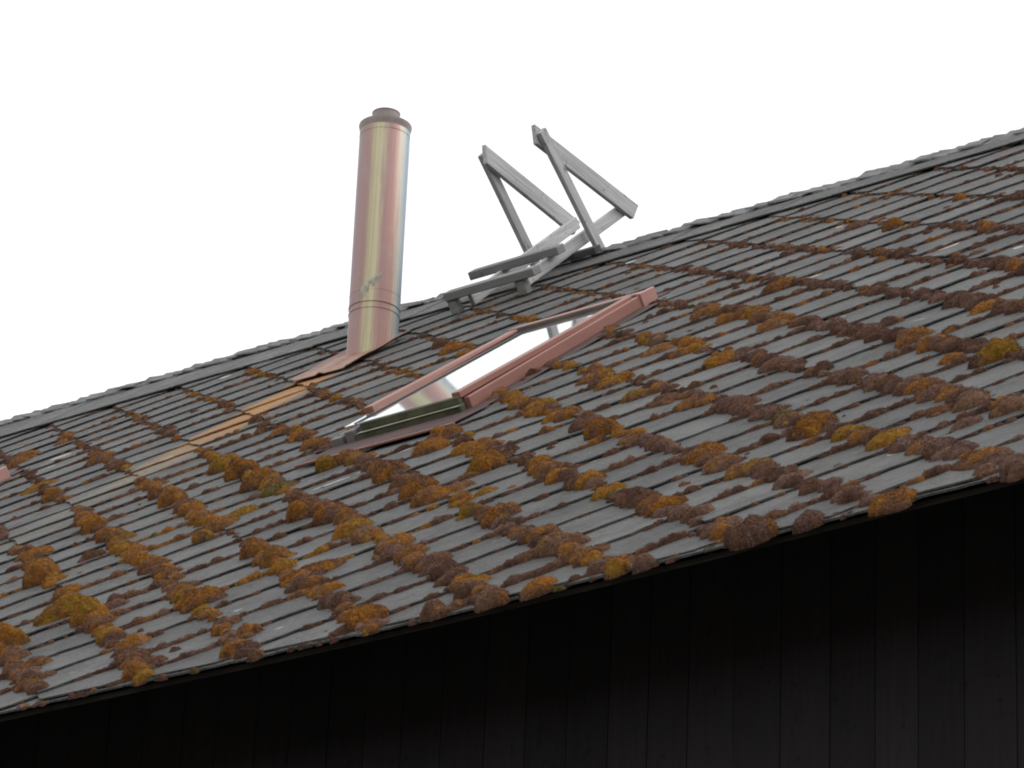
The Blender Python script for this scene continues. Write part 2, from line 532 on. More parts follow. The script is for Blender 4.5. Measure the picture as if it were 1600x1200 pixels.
# --- rectangular top course under the ridge and starter course at the eave
def course(name, v0f, v1f, w, n0, n1, u_from, u_to, gap=0.012):
    u = u_from
    i = 0
    while u < u_to:
        r = random.Random(i * 31 + len(name))
        um = u + w / 2
        v0, v1 = v0f(um), v1f(um)
        vs, seg = [], 5
        a = r.uniform(-0.008, 0.008)
        lower = [(u + gap / 2 + (w - gap) * q / seg, v0 + a + r.uniform(-0.012, 0.012)) for q in range(seg + 1)]
        upper = [(u + w - gap / 2, v1), (u + gap / 2, v1)]
        pts = lower + upper
        lift = r.uniform(0.0, 0.008)
        thk = 0.015
        def nn(v):
            return n0 + (n1 - n0) * (v - v0) / (v1 - v0) + lift
        vs = [W(x, y, nn(y)) for x, y in pts] + [W(x, y, nn(y) - thk) for x, y in pts]
        n = len(pts)
        fs = [tuple(range(n)), tuple(range(2 * n - 1, n - 1, -1))] + [(q, q + n, (q + 1) % n + n, (q + 1) % n) for q in range(n)]
        if in_view(um, (v0 + v1) / 2, 120):
            link(name, mesh(name, vs, fs, M_TILE), roof)
        u += w
        i += 1
course('top_course_tile', lambda u: -0.02, lambda u: ridge_v(u) - 0.02, 0.682, 0.078, 0.046, -20.3, 10.0)
course('eave_tile', lambda u: EAVE - 0.055, lambda u: EAVE + 0.55, 0.70, 0.036, 0.012, -8.0, 10.0)

# --- ridge caps: overlapping folded pieces astride the ridge
def cap_mesh(seed):
    r = random.Random(seed)
    L = 0.27
    th = 0.020
    prof = [(-0.235, -0.150), (-0.13, -0.055), (-0.045, 0.030), (0.045, 0.030), (0.13, -0.055), (0.235, -0.150)]
    prof = [(y + r.uniform(-0.012, 0.012), z + r.uniform(-0.006, 0.006)) for y, z in prof]
    vs, fs = [], []
    n = len(prof)
    for s, lift in ((0.0, 0.030), (0.5, 0.015), (1.0, 0.0)):
        for y, z in prof:
            vs.append((s * L + r.uniform(-0.012, 0.012), y * (1 + lift), z + lift + r.uniform(-0.004, 0.004)))
        for y, z in prof:
            vs.append((s * L + r.uniform(-0.008, 0.008), y * (1 + lift), z + lift - th))
    k = 2 * n
    for b in (0, k):
        for i in range(n - 1):
            fs.append((b + i, b + i + 1, b + k + i + 1, b + k + i))
            fs.append((b + n + i, b + k + n + i, b + k + n + i + 1, b + n + i + 1))
        fs.append((b, b + k, b + k + n, b + n))
        fs.append((b + n - 1, b + 2 * n - 1, b + k + 2 * n - 1, b + k + n - 1))
    for i in range(n - 1):
        fs.append((i, i + n, i + n + 1, i + 1))
        fs.append((2 * k + i, 2 * k + i + 1, 2 * k + i + n + 1, 2 * k + i + n))
    return mesh('ridge_cap', [tuple(c * D for c in q) for q in vs], fs, M_RIDGE)
CAPS = [cap_mesh(s) for s in range(9)]
u = -17.5
while u < 4.5:
    o = link('ridge_cap', CAPS[rng.randrange(9)], roof)
    c = W(u, ridge_v(u), 0.0)
    o.location = c + Vector((0, rng.uniform(-0.006, 0.006), D * (0.022 + rng.uniform(-0.012, 0.012))))
    o.rotation_euler = (rng.uniform(-0.05, 0.05), rng.uniform(-0.02, 0.05) - 0.02, rng.uniform(-0.04, 0.04))
    o.scale = (1, rng.uniform(0.93, 1.06), rng.uniform(0.8, 1.05))
    u += 0.155 * rng.uniform(0.8, 1.25)

# --- eave board
vs, fs = [], []
ub = np.linspace(-8, 10, 40)
for u in ub:
    for v, n in ((EAVE + 0.05, -0.012), (EAVE + 0.05, -0.055), (EAVE + 0.12, -0.055), (EAVE + 0.12, -0.012)):
        p = W(u, v, 0); q = W(u, v, n)
        vs.append(Vector((p.x, p.y, q.z)))
for i in range(len(ub) - 1):
    for j in range(4):
        fs.append((i * 4 + j, (i + 1) * 4 + j, (i + 1) * 4 + (j + 1) % 4, i * 4 + (j + 1) % 4))
link('eave_board', mesh('eave_board', vs, fs, M_FASCIA), roof)

# --- wall of vertical planks under the eave
WY = 0.0
xl, xr = UL * D + 0.4, UR * D - 0.4
def world_box(name, parent, mat, x0, x1, y0, y1, z0, z1, bev=0.003, **props):
    v = [Vector(q) for q in ((x0, y0, z0), (x1, y0, z0), (x1, y1, z0), (x0, y1, z0), (x0, y0, z1), (x1, y0, z1), (x1, y1, z1), (x0, y1, z1))]
    me = mesh(name, v, BOXF, mat)
    if bev:
        bevel_mesh(me, bev)
    return link(name, me, parent, **props)
wall_top = W(0, EAVE).z + 0.35
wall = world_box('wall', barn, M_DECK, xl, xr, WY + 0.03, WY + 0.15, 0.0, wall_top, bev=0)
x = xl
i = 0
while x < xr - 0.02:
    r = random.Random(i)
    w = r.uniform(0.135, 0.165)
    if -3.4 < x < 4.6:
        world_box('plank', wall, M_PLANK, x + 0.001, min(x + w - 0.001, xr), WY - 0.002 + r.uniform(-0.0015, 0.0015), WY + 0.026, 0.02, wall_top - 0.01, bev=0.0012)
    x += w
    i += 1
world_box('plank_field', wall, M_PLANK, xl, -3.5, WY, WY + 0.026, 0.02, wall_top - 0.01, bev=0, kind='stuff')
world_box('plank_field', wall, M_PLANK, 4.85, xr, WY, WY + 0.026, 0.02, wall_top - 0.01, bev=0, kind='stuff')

# ---------------------------------------------------------------- flue pipe
FU, FV = -6.2, -1.53
fc = W(FU, FV)
R0 = 0.272 * D
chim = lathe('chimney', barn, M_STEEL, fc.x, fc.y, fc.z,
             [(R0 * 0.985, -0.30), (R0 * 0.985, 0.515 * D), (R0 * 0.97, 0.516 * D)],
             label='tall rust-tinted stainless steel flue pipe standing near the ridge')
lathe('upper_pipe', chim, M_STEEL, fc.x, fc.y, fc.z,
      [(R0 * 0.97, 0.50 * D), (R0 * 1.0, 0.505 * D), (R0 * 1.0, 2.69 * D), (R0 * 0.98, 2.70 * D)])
def ring(name, h, r, w):
    lathe(name, chim, M_STEEL, fc.x, fc.y, fc.z, [(r - 0.004, h - w / 2), (r, h - w / 4), (r, h + w / 4), (r - 0.004, h + w / 2)])
ring('joint_band', 0.52 * D, R0 * 1.012, 0.045 * D)
ring('joint_band', 0.655 * D, R0 * 1.006, 0.024 * D)
ring('joint_band', 0.44 * D, R0 * 1.006, 0.015 * D)
ring('joint_band', 2.575 * D, R0 * 1.006, 0.022 * D)
lathe('top_rim', chim, M_CAP, fc.x, fc.y, fc.z,
      [(R0 * 1.0, 2.63 * D), (R0 * 1.02, 2.665 * D), (R0 * 1.055, 2.70 * D), (R0 * 1.05, 2.712 * D), (0.15 * D, 2.722 * D)])
lathe('inner_pipe', chim, M_CAP, fc.x, fc.y, fc.z,
      [(0.148 * D, 2.70 * D), (0.148 * D, 2.86 * D), (0.153 * D, 2.865 * D), (0.153 * D, 2.872 * D), (0.142 * D, 2.872 * D), (0.142 * D, 2.5 * D), (0.0005, 2.5 * D)])
# dried run of sealant above the joint
def sealant():
    r = random.Random(3)
    cp = O + D * roofvec(CAMU)
    cam_ang = math.atan2(cp.y - fc.y, cp.x - fc.x)
    vs, fs = [], []
    K = 22
    for k in range(K + 1):
        f = k / K
        a = cam_ang - 0.62 + f * 0.80
        h = (0.66 + 0.17 * f + r.uniform(-0.012, 0.012)) * D
        ln = (0.115 * (1 - f) ** 0.7 + 0.035) * D * r.choice((0.35, 0.8, 1.0, 1.15))
        for z, rr in ((h + 0.006, 0.0), (h, 0.0022), (h - ln * 0.7, 0.002), (h - ln, 0.0)):
            q = R0 * 1.002 + rr
            vs.append((fc.x + q * math.cos(a), fc.y + q * math.sin(a), fc.z + z))
    for k in range(K):
        for j in range(3):
            fs.append((k * 4 + j, (k + 1) * 4 + j, (k + 1) * 4 + j + 1, k * 4 + j + 1))
    link('sealant_run', mesh('sealant_run', vs, fs, painted('dried_sealant', (0.30, 0.27, 0.21), (0.52, 0.50, 0.42), 0.8, 0.2, 35.0), True), chim)
sealant()
# conical skirt and lead-like flashing sheet on the tiles
lathe('skirt', chim, M_FLASHPINK, fc.x, fc.y, fc.z, [(R0 * 1.07, -0.34 * D), (R0 * 1.05, -0.20 * D), (R0 * 1.015, -0.16 * D), (R0 * 0.99, -0.155 * D)])
def flashing():
    vs, fs = [], []
    gu, gv = 12, 16
    for i in range(gu + 1):
        for j in range(gv + 1):
            a, b = i / gu, j / gv
            u = FU - 0.40 + 0.76 * a
            v = FV - 0.95 + 1.26 * b
            n = 0.088 + (0.025 if i in (0, gu) else 0.0) + (0.02 if i == 6 else 0.0) + 0.004 * math.sin(v * 9 + u * 5)
            vs.append(W(u, v, n))
    for i in range(gu):
        for j in range(gv):
            fs.append((i * (gv + 1) + j, (i + 1) * (gv + 1) + j, (i + 1) * (gv + 1) + j + 1, i * (gv + 1) + j + 1))
    o = link('flashing', mesh('flashing', vs, fs, M_FLASHPINK), chim)
    md = o.modifiers.new('thickness', 'SOLIDIFY'); md.thickness = 0.004
flashing()

# ---------------------------------------------------------------- skylights
def skylight(du, dv, full=True):
    def bx(name, par, mat, *a, **kw):
        a = list(a)
        a[0] += du; a[1] += du; a[2] += dv; a[3] += dv
        return roof_box(name, par, mat, *a, **kw)
    # curb: four sides in one frame
    vs, fs = [], []
    for (a, b, c, d) in ((-2.80, -2.68, -7.10, -3.65), (-1.47, -1.402, -7.10, -3.65), (-2.679, -1.471, -7.09, -6.98), (-2.679, -1.471, -3.80, -3.66)):
        b0 = len(vs)
        vs += roof_box_verts(a + du, b + du, c + dv, d + dv, -0.02, 0.135)
        fs += [tuple(q + b0 for q in f) for f in BOXF]
    sk = link('skylight', mesh('skylight', vs, fs, M_GREYFRAME), barn)
    bx('side_cover', sk, M_PINK, -1.400, -1.335, -7.06, -3.88, 0.010, 0.160)
    bx('side_cover', sk, M_PINK, -2.87, -2.803, -6.55, -3.88, 0.035, 0.158)
    bx('sash_rail', sk, M_PINK, -1.475, -1.385, -7.10, -3.93, 0.168, 0.232, 0.150, 0.190)
    bx('sash_rail', sk, M_PINK, -2.83, -2.725, -6.55, -3.93, 0.168, 0.232, 0.150, 0.178)
    bx('gasket', sk, M_GASKET, -2.605, -2.585, -7.06, -3.95, 0.190, 0.199, 0.147, 0.156, bev=0.0008)
    bx('gasket', sk, M_GASKET, -1.500, -1.478, -7.06, -3.95, 0.190, 0.208, 0.147, 0.165, bev=0.0008)
    g = bx('glass_pane', sk, M_GLASS, -2.722, -1.479, -7.055, -3.94, 0.150, 0.188, 0.120, 0.145, bev=0.001)
    # lower sash bars, overgrown with algae
    bx('sash_bar', sk, M_GREENBAR, -2.50, -1.40, -7.135, -7.06, 0.122, 0.192)
    bx('sash_bar', sk, M_GREENBAR, -2.55, -1.37, -7.19, -7.10, 0.020, 0.118)
    bx('bar_lip', sk, painted('pale_bar_edge', (0.22, 0.22, 0.16), (0.36, 0.35, 0.27), 0.7, 0.2, 9.0), -2.52, -1.39, -7.20, -7.115, 0.1185, 0.1215, bev=0.0004)
    bx('frame_end', sk, M_GREYFRAME, -2.66, -2.56, -7.18, -6.60, 0.02, 0.16)
    bx('frame_end', sk, M_GREYFRAME, -2.82, -2.70, -7.20, -6.60, 0.00, 0.13)
    # top hood with its right-hand end cap
    bx('hood', sk, M_PINKLIGHT, -2.90, -1.372, -3.86, -3.62, 0.150, 0.186, 0.100, 0.160)
    bx('hood_shade_strip', sk, M_HOODSHADE, -2.87, -1.40, -3.885, -3.863, 0.118, 0.178, bev=0.0008)  # added strip that carries the painted shade of the hood front
    bx('hood', sk, M_FLASH, -2.90, -1.392, -3.66, -3.58, 0.03, 0.098)
    bx('hood_cap', sk, M_PINKLIGHT, -1.368, -1.318, -3.885, -3.60, 0.040, 0.182, 0.020, 0.172)
    # flashing sheets on the tiles round it
    bx('flashing', sk, M_FLASH, -2.80, -1.05, -7.80, -7.205, 0.086, 0.094, 0.056, 0.064, bev=0.0006)
    bx('flashing_lip', sk, M_PINK, -2.81, -1.04, -7.825, -7.802, 0.074, 0.093, bev=0.0006)
    bx('flashing', sk, M_FLASH, -1.333, -1.12, -7.60, -3.95, 0.052, 0.058, bev=0.0006)
    bx('flashing', sk, M_FLASH, -3.06, -2.875, -7.20, -3.95, 0.052, 0.058, bev=0.0006)
    bx('flashing', sk, M_FLASH, -2.9, -1.3, -3.57, -3.35, 0.052, 0.058, bev=0.0006)
    return sk
s1 = skylight(0, 0)
s1['label'] = 'salmon-clad skylight with mossy lower sash in the middle of the roof'
s2 = skylight(-8.60, 0.28)
s2['label'] = 'salmon-clad skylight cut off by the left edge of the picture'

# ---------------------------------------------------------------- wooden roof ladder with two braces
lad = bpy.data.objects.new('roof_ladder', None)
col.objects.link(lad)
lad['label'] = 'grey weathered wooden roof ladder with two triangular braces leaning at the ridge'
lad['category'] = 'ladder'
lad.location = W(-5.1, -0.55, 0.1)
bpy.context.view_layer.update()
def lad_part(o):
    o.parent = lad
    o.matrix_parent_inverse = Matrix.Translation(lad.location).inverted()
    return o
U2, U1 = -4.76, -5.49
HOLD = []
for uu, side in ((U2, 1), (U1, -1)):
    ru = uu - side * 0.057
    a, b = W(ru, -0.56, 0.150), W(ru, 1.93 if side > 0 else 1.90, 0.330 if side > 0 else 0.335)
    HOLD.append(beam('rail', None, M_LADDER_V, a, b, EN, 0.138 * D, 0.055 * D))
    apex = (0.74, 1.47) if side > 0 else (0.80, 1.42)
    # long sloping brace from the apex down to the far end of the rail
    ta = W(uu, apex[0] - 0.08, apex[1] + 0.05)
    tb = W(uu, 2.03 if side > 0 else 1.93, 0.245 if side > 0 else 0.27)
    HOLD.append(beam('brace', None, M_LADDER_T, ta, tb, Vector((0, 0, 1)), 0.208 * D, 0.055 * D, skew=0.015))
    # leg from the apex to the ridge
    la = W(uu + side * 0.062, apex[0] - 0.02, apex[1] + 0.06)
    lb = W(uu + side * 0.062, 1.03, 0.03)
    HOLD.append(beam('leg', None, M_LADDER_Z, la, lb, Vector((0, 1, 0)), 0.142 * D, 0.058 * D))
for (ua, ub_, v, n) in ((-5.84, -4.65, 0.22, 0.305), (-5.63, -4.45, -0.66, 0.268)):
    HOLD.append(beam('tread', None, M_LADDER_X, W(ua, v, n), W(ub_, v, n), EN, 0.092 * D, 0.17 * D, bev=0.004))
for uu in (U1 - 0.09, U2 + 0.085):
    HOLD.append(roof_box('block', None, M_LADDER_X, uu - 0.05, uu + 0.05, -0.72, -0.60, 0.06, 0.218))
HOLD.append(roof_box('crossbar', None, wood('dark_crossbar_wood', (0.05, 0.05, 0.05), (0.10, 0.10, 0.10), EX), -5.30, -4.50, 0.60, 0.74, 0.105, 0.175))
for o in HOLD:
    lad_part(o)

# ---------------------------------------------------------------- moss
MOSS = "-4.47,-6.71,0.23,0.12,Y;-3.80,-7.30,0.28,0.16,O;-3.05,-8.05,0.30,0.14,O;-2.50,-8.54,0.32,0.06,G;-1.13,-10.14,0.21,0.15,O;-0.60,-10.46,0.27,0.13,O;-4.88,-7.23,0.18,0.13,O;-4.23,-7.82,0.25,0.16,O;-3.75,-8.28,0.22,0.09,B;-4.99,-8.09,0.20,0.13,O;-4.28,-8.76,0.23,0.11,B;-3.90,-9.51,0.20,0.08,B;-5.12,-8.78,0.25,0.10,O;-4.11,-9.95,0.27,0.16,O;-2.38,-11.77,0.42,0.13,Y;-1.77,-12.23,0.29,0.15,Y;-1.74,-11.97,0.24,0.07,B;-2.25,-10.76,0.25,0.10,O;-1.71,-11.26,0.25,0.08,O;-0.40,-12.56,0.33,0.12,O;-1.06,-11.94,0.22,0.07,B;-2.40,-9.58,0.29,0.08,O;-2.42,-9.21,0.26,0.05,Y;-2.28,-10.01,0.16,0.10,Y;-0.84,-11.21,0.24,0.14,O;-0.28,-11.71,0.24,0.13,O;0.58,-12.43,0.42,0.07,O;0.77,-12.82,0.23,0.09,P;1.26,-13.17,0.22,0.07,O;1.79,-13.73,0.20,0.07,B;-0.36,-13.52,0.24,0.09,O;0.41,-14.47,0.20,0.11,O;0.42,-14.28,0.18,0.08,B;0.57,-13.55,0.20,0.08,B;1.06,-13.96,0.18,0.09,O;1.30,-14.47,0.17,0.09,B;-1.37,-13.47,0.23,0.08,O;-0.94,-13.90,0.18,0.06,B;-2.36,-12.57,0.24,0.19,O;-0.71,-9.37,0.28,0.14,O;-0.22,-9.90,0.25,0.09,O;0.23,-10.37,0.30,0.13,O;0.63,-10.80,0.29,0.11,O;0.82,-10.64,0.22,0.07,O;0.19,-11.29,0.29,0.10,O;0.55,-11.62,0.24,0.10,O;1.17,-12.16,0.28,0.10,O;1.65,-12.63,0.23,0.09,B;2.12,-13.05,0.24,0.08,B;2.65,-13.58,0.17,0.06,B;0.21,-9.31,0.28,0.09,O;0.67,-10.00,0.30,0.12,O;-0.13,-9.05,0.26,0.07,O;-0.80,-8.60,0.31,0.10,O;1.55,-11.63,0.17,0.10,Y;2.12,-12.10,0.28,0.12,O;1.30,-11.04,0.19,0.05,O;1.64,-10.69,0.24,0.08,O;2.08,-11.14,0.21,0.08,O;3.04,-13.00,0.22,0.08,O;3.58,-13.59,0.21,0.11,T;2.40,-14.37,0.28,0.12,O;0.78,-12.83,0.18,0.07,P;3.10,-14.57,0.17,0.09,B;3.64,-14.64,0.20,0.10,T;3.99,-14.59,0.24,0.07,O;3.08,-13.99,0.25,0.06,Y;-2.27,-8.10,0.17,0.13,Y;0.43,-6.64,0.32,0.05,O;0.94,-7.15,0.21,0.06,O;0.20,-5.37,0.25,0.07,O;0.78,-6.00,0.22,0.07,O;1.80,-8.01,0.30,0.07,O;2.81,-8.88,0.29,0.08,P;1.69,-9.83,0.25,0.13,O;1.26,-9.44,0.20,0.08,B;2.26,-10.39,0.19,0.06,B;0.03,-7.22,0.24,0.06,O;0.52,-7.72,0.24,0.07,Y;1.30,-8.62,0.23,0.07,Y;1.88,-9.12,0.25,0.06,B;2.36,-9.52,0.24,0.06,B;2.62,-11.60,0.21,0.10,O;3.08,-12.11,0.22,0.07,Y;3.69,-11.67,0.27,0.10,O;4.10,-12.17,0.26,0.09,T;4.50,-12.50,0.26,0.06,Y;3.68,-10.69,0.27,0.08,P;4.13,-11.21,0.20,0.08,T;4.64,-11.74,0.31,0.13,O;4.15,-13.12,0.27,0.09,O;4.45,-13.43,0.19,0.07,P;4.74,-13.64,0.15,0.08,T;3.08,-13.00,0.13,0.08,O;3.66,-13.60,0.21,0.10,T;4.08,-13.98,0.19,0.07,B;4.59,-14.52,0.20,0.07,B;4.85,-14.66,0.13,0.08,P;5.14,-14.08,0.20,0.06,B;5.68,-14.66,0.26,0.13,B;6.09,-14.65,0.18,0.08,P;5.26,-13.28,0.27,0.07,T;5.63,-13.69,0.18,0.08,P;1.77,-6.98,0.29,0.07,O;5.15,-12.22,0.21,0.08,Y;5.74,-12.77,0.29,0.08,Y;6.25,-13.29,0.22,0.07,P;4.22,-9.23,0.26,0.09,O;4.59,-9.71,0.19,0.09,O;5.70,-10.85,0.31,0.12,Y;6.15,-12.28,0.27,0.08,T;6.67,-12.77,0.24,0.09,T;5.75,-11.80,0.21,0.06,O;4.65,-10.69,0.22,0.08,T;4.04,-10.03,0.23,0.07,P;3.10,-8.15,0.22,0.05,Y;7.09,-14.09,0.31,0.07,B;7.26,-14.48,0.15,0.06,T;7.57,-14.66,0.19,0.11,P;6.70,-14.66,0.30,0.07,B;6.11,-14.12,0.22,0.06,P;6.39,-12.89,0.18,0.06,P;6.00,-13.08,0.18,0.06,P;6.60,-13.66,0.16,0.06,T;1.14,-3.31,0.21,0.10,O;0.80,-5.01,0.27,0.08,O;4.63,-8.72,0.26,0.06,O;1.53,-2.64,0.14,0.06,O;0.32,-2.49,0.24,0.05,B;3.35,-6.16,0.17,0.05,B;-4.03,-3.20,0.25,0.09,O;-4.56,-2.61,0.16,0.09,B;-3.60,-3.67,0.16,0.05,O;-10.60,-2.23,0.31,0.08,O;-10.45,-2.53,0.21,0.08,O;-8.41,-4.66,0.38,0.05,O;-7.45,-5.61,0.19,0.11,O;-8.13,-3.88,0.26,0.07,O;-7.52,-2.51,0.12,0.07,B;-7.70,-3.28,0.17,0.07,B;-8.44,-0.65,0.12,0.06,B;-8.25,-3.91,0.19,0.06,O;-10.62,-1.42,0.21,0.05,O;-10.32,-1.86,0.21,0.05,O;-4.01,-6.04,0.20,0.07,O;-3.37,-6.76,0.20,0.08,O;-4.70,-5.39,0.20,0.06,O;5.15,-10.48,0.18,0.06,B;5.87,-12.21,0.17,0.05,B;-0.54,-7.50,0.21,0.06,O;0.07,-8.17,0.24,0.07,O;0.52,-8.63,0.20,0.06,O"
PAL = {'O': (0.250, 0.106, 0.023), 'Y': (0.215, 0.120, 0.021), 'B': (0.135, 0.070, 0.043), 'P': (0.135, 0.080, 0.065),
       'T': (0.180, 0.105, 0.068), 'G': (0.095, 0.080, 0.026), 'D': (0.082, 0.045, 0.034), 'L': (0.075, 0.080, 0.019)}
SECOND = {'O': 'BBYTPB', 'Y': 'OOB', 'B': 'OPDO', 'P': 'BTDO', 'T': 'POB', 'G': 'DB', 'D': 'BBPD', 'L': 'DG'}

def vnoise(shape, cell, seed):
    """smooth value noise on a grid, -1..1"""
    r = np.random.default_rng(seed)
    ny, nx = shape
    gy, gx = int(ny / cell) + 3, int(nx / cell) + 3
    g = r.uniform(-1, 1, (gy, gx))
    y, x = np.arange(ny) / cell, np.arange(nx) / cell
    iy, ix = y.astype(int), x.astype(int)
    fy, fx = y - iy, x - ix
    fy, fx = (fy * fy * (3 - 2 * fy))[:, None], (fx * fx * (3 - 2 * fx))[None, :]
    a, b = g[iy][:, ix], g[iy][:, ix + 1]
    c, d = g[iy + 1][:, ix], g[iy + 1][:, ix + 1]
    return (a * (1 - fx) + b * fx) * (1 - fy) + (c * (1 - fx) + d * fx) * fy

def Wnp(u, v, n):
    w = np.clip((-v - 4.0) / 10.8, 0, 1)
    w = w * w * (3 - 2 * w)
    sg = -0.070 * np.exp(-((u - 3.7) / 3.0) ** 2) * w + 0.012 * np.sin(u * 0.9 + 1.0) * np.sin(v * 0.6) * w
    p = np.array(O[:]) + D * (u[:, None] * np.array(EX[:]) + v[:, None] * np.array(EV[:]) + n[:, None] * np.array(EN[:]))
    p[:, 2] += D * sg
    return p

def moss_object(name, domes, res, seed, fuzz_density, origin=None, **props):
    """one mat of moss: the cushions grow into each other as a single surface over the tiles"""
    pad = 0.12
    u0 = min(d[0] - d[2] * 0.8 for d in domes) - pad; u1 = max(d[0] + d[2] * 0.8 for d in domes) + pad
    v0 = min(d[1] - d[2] * 0.8 for d in domes) - pad; v1 = max(d[1] + d[2] * 0.8 for d in domes) + pad
    nx, ny = int((u1 - u0) / res) + 2, int((v1 - v0) / res) + 2
    sh = (ny, nx)
    gu, gv = u0 + np.arange(nx) * res, v0 + np.arange(ny) * res
    k = 1.0 / res
    wu = 0.013 * vnoise(sh, 0.07 * k, seed) + 0.006 * vnoise(sh, 0.03 * k, seed + 1)
    wv = 0.013 * vnoise(sh, 0.07 * k, seed + 2) + 0.006 * vnoise(sh, 0.03 * k, seed + 3)
    patch = vnoise(sh, 0.09 * k, seed + 4) + 0.6 * vnoise(sh, 0.035 * k, seed + 5)
    lump = vnoise(sh, 0.055 * k, seed + 6) + 0.55 * vnoise(sh, 0.028 * k, seed + 7)
    fine = vnoise(sh, 0.014 * k, seed + 8)
    H = np.zeros(sh, np.float32)
    C = np.zeros(sh + (3,), np.float32)
    for (u, v, du, dv, h, ang, c1, c2) in domes:
        m = max(du, dv) * 0.62 + 0.03
        x0, x1 = int((u - m - u0) / res), int((u + m - u0) / res) + 2
        y0, y1 = int((v - m - v0) / res), int((v + m - v0) / res) + 2
        x0, y0 = max(0, x0), max(0, y0)
        sl = (slice(y0, y1), slice(x0, x1))
        X = gu[x0:x1][None, :] - u + wu[sl]
        Y = gv[y0:y1][:, None] - v + wv[sl]
        ca, sa_ = math.cos(ang), math.sin(ang)
        a, b = (X * ca + Y * sa_) / (du / 2), (-X * sa_ + Y * ca) / (dv / 2)
        q = np.clip(1 - a * a - b * b, 0, None)
        hh = h * q ** 0.55
        old = H[sl]
        win = hh > old
        if not win.any():
            continue
        H[sl] = np.where(win, hh, old)
        mk = np.clip(patch[sl] * 0.9 + 0.30, 0, 1)[..., None]
        cc = np.array(c1) * (1 - mk) + np.array(c2) * mk
        C[sl] = np.where(win[..., None], cc, C[sl])
    H = H * (1 + 0.10 * lump) + np.where(H > 0, 0.0035 * lump + 0.0028 * fine, 0)
    # soften the joins of form and colour between neighbouring cushions
    for _ in range(2):
        m_ = (H > 0).astype(np.float32)
        S = np.zeros_like(C); wsum = np.zeros(sh, np.float32)
        for dy, dx in ((0, 0), (1, 0), (-1, 0), (0, 1), (0, -1)):
            S += np.roll(C * m_[..., None], (dy, dx), (0, 1)); wsum += np.roll(m_, (dy, dx), (0, 1))
        C = np.where(m_[..., None] > 0, S / np.maximum(wsum, 1)[..., None], C)
    keep = H > 0.010
    cell = keep[:-1, :-1] | keep[1:, :-1] | keep[:-1, 1:] | keep[1:, 1:]
    idx = -np.ones(sh, np.int64)
    need = np.zeros(sh, bool)
    need[:-1, :-1] |= cell; need[1:, :-1] |= cell; need[:-1, 1:] |= cell; need[1:, 1:] |= cell
    yy, xx = np.nonzero(need)
    idx[yy, xx] = np.arange(len(yy))
    hv = np.where(keep[yy, xx], H[yy, xx], -0.012)
    jit = np.random.default_rng(seed + 9)
    P = Wnp(gu[xx] + jit.uniform(-0.3, 0.3, len(xx)) * res, gv[yy] + jit.uniform(-0.3, 0.3, len(xx)) * res, 0.030 + hv)
    cy, cx = np.nonzero(cell)
    a, b, c, d = idx[cy, cx], idx[cy, cx + 1], idx[cy + 1, cx + 1], idx[cy + 1, cx]
    F = np.concatenate([np.stack([a, b, c], 1), np.stack([a, c, d], 1)])
    # colour of bare border vertices taken from the nearest mossy neighbour
    col_ = C[yy, xx]
    bare = col_.sum(1) == 0
    col_[bare] = PAL['D']
    col_ = col_ * (1 + 0.16 * jit.normal(size=(len(col_), 1)))
    # short fibres standing on the surface
    fn = np.cross(P[F[:, 1]] - P[F[:, 0]], P[F[:, 2]] - P[F[:, 0]])
    ar = np.linalg.norm(fn, axis=1)
    fn /= ar[:, None] + 1e-12
    tot = int(fuzz_density * ar.sum() / 2)
    pick_ = jit.choice(len(F), tot, p=ar / ar.sum())
    w = jit.dirichlet((1, 1, 1), tot)
    q = (P[F[pick_]] * w[:, :, None]).sum(1)
    dr = fn[pick_] + 0.5 * jit.normal(size=(tot, 3)); dr /= np.linalg.norm(dr, axis=1)[:, None]
    sd_ = np.cross(dr, jit.normal(size=(tot, 3))); sd_ /= np.linalg.norm(sd_, axis=1)[:, None]
    ln = jit.uniform(0.002, 0.0075, (tot, 1)); wd = jit.uniform(0.0005, 0.0011, (tot, 1))
    fv = np.stack([q - sd_ * wd, q + sd_ * wd, q + dr * ln], 1).reshape(-1, 3)
    fcol = np.repeat(col_[F[pick_, 0]] * jit.uniform(0.65, 1.55, (tot, 1)), 3, 0)
    ff = np.arange(3 * tot).reshape(-1, 3) + len(P)
    V = np.concatenate([P, fv]); F = np.concatenate([F, ff]); CC = np.clip(np.concatenate([col_, fcol]), 0.004, 1)
    me = bpy.data.meshes.new(name)
    if origin is not None:
        V = V - np.array(origin[:])
    me.vertices.add(len(V)); me.vertices.foreach_set('co', V.astype(np.float32).ravel())
    me.loops.add(F.size); me.loops.foreach_set('vertex_index', F.astype(np.int32).ravel())
    me.polygons.add(len(F)); me.polygons.foreach_set('loop_start', np.arange(0, F.size, 3, dtype=np.int32))
    me.polygons.foreach_set('use_smooth', np.ones(len(F), dtype=bool))
    me.update(calc_edges=True)
    at = me.color_attributes.new('Col', 'FLOAT_COLOR', 'POINT')
    at.data.foreach_set('color', np.concatenate([CC, np.ones((len(CC), 1))], 1).astype(np.float32).ravel())
    me.materials.append(M_MOSS)
    o = link(name, me, None, **props)
    if origin is not None:
        o.location = origin
    return o

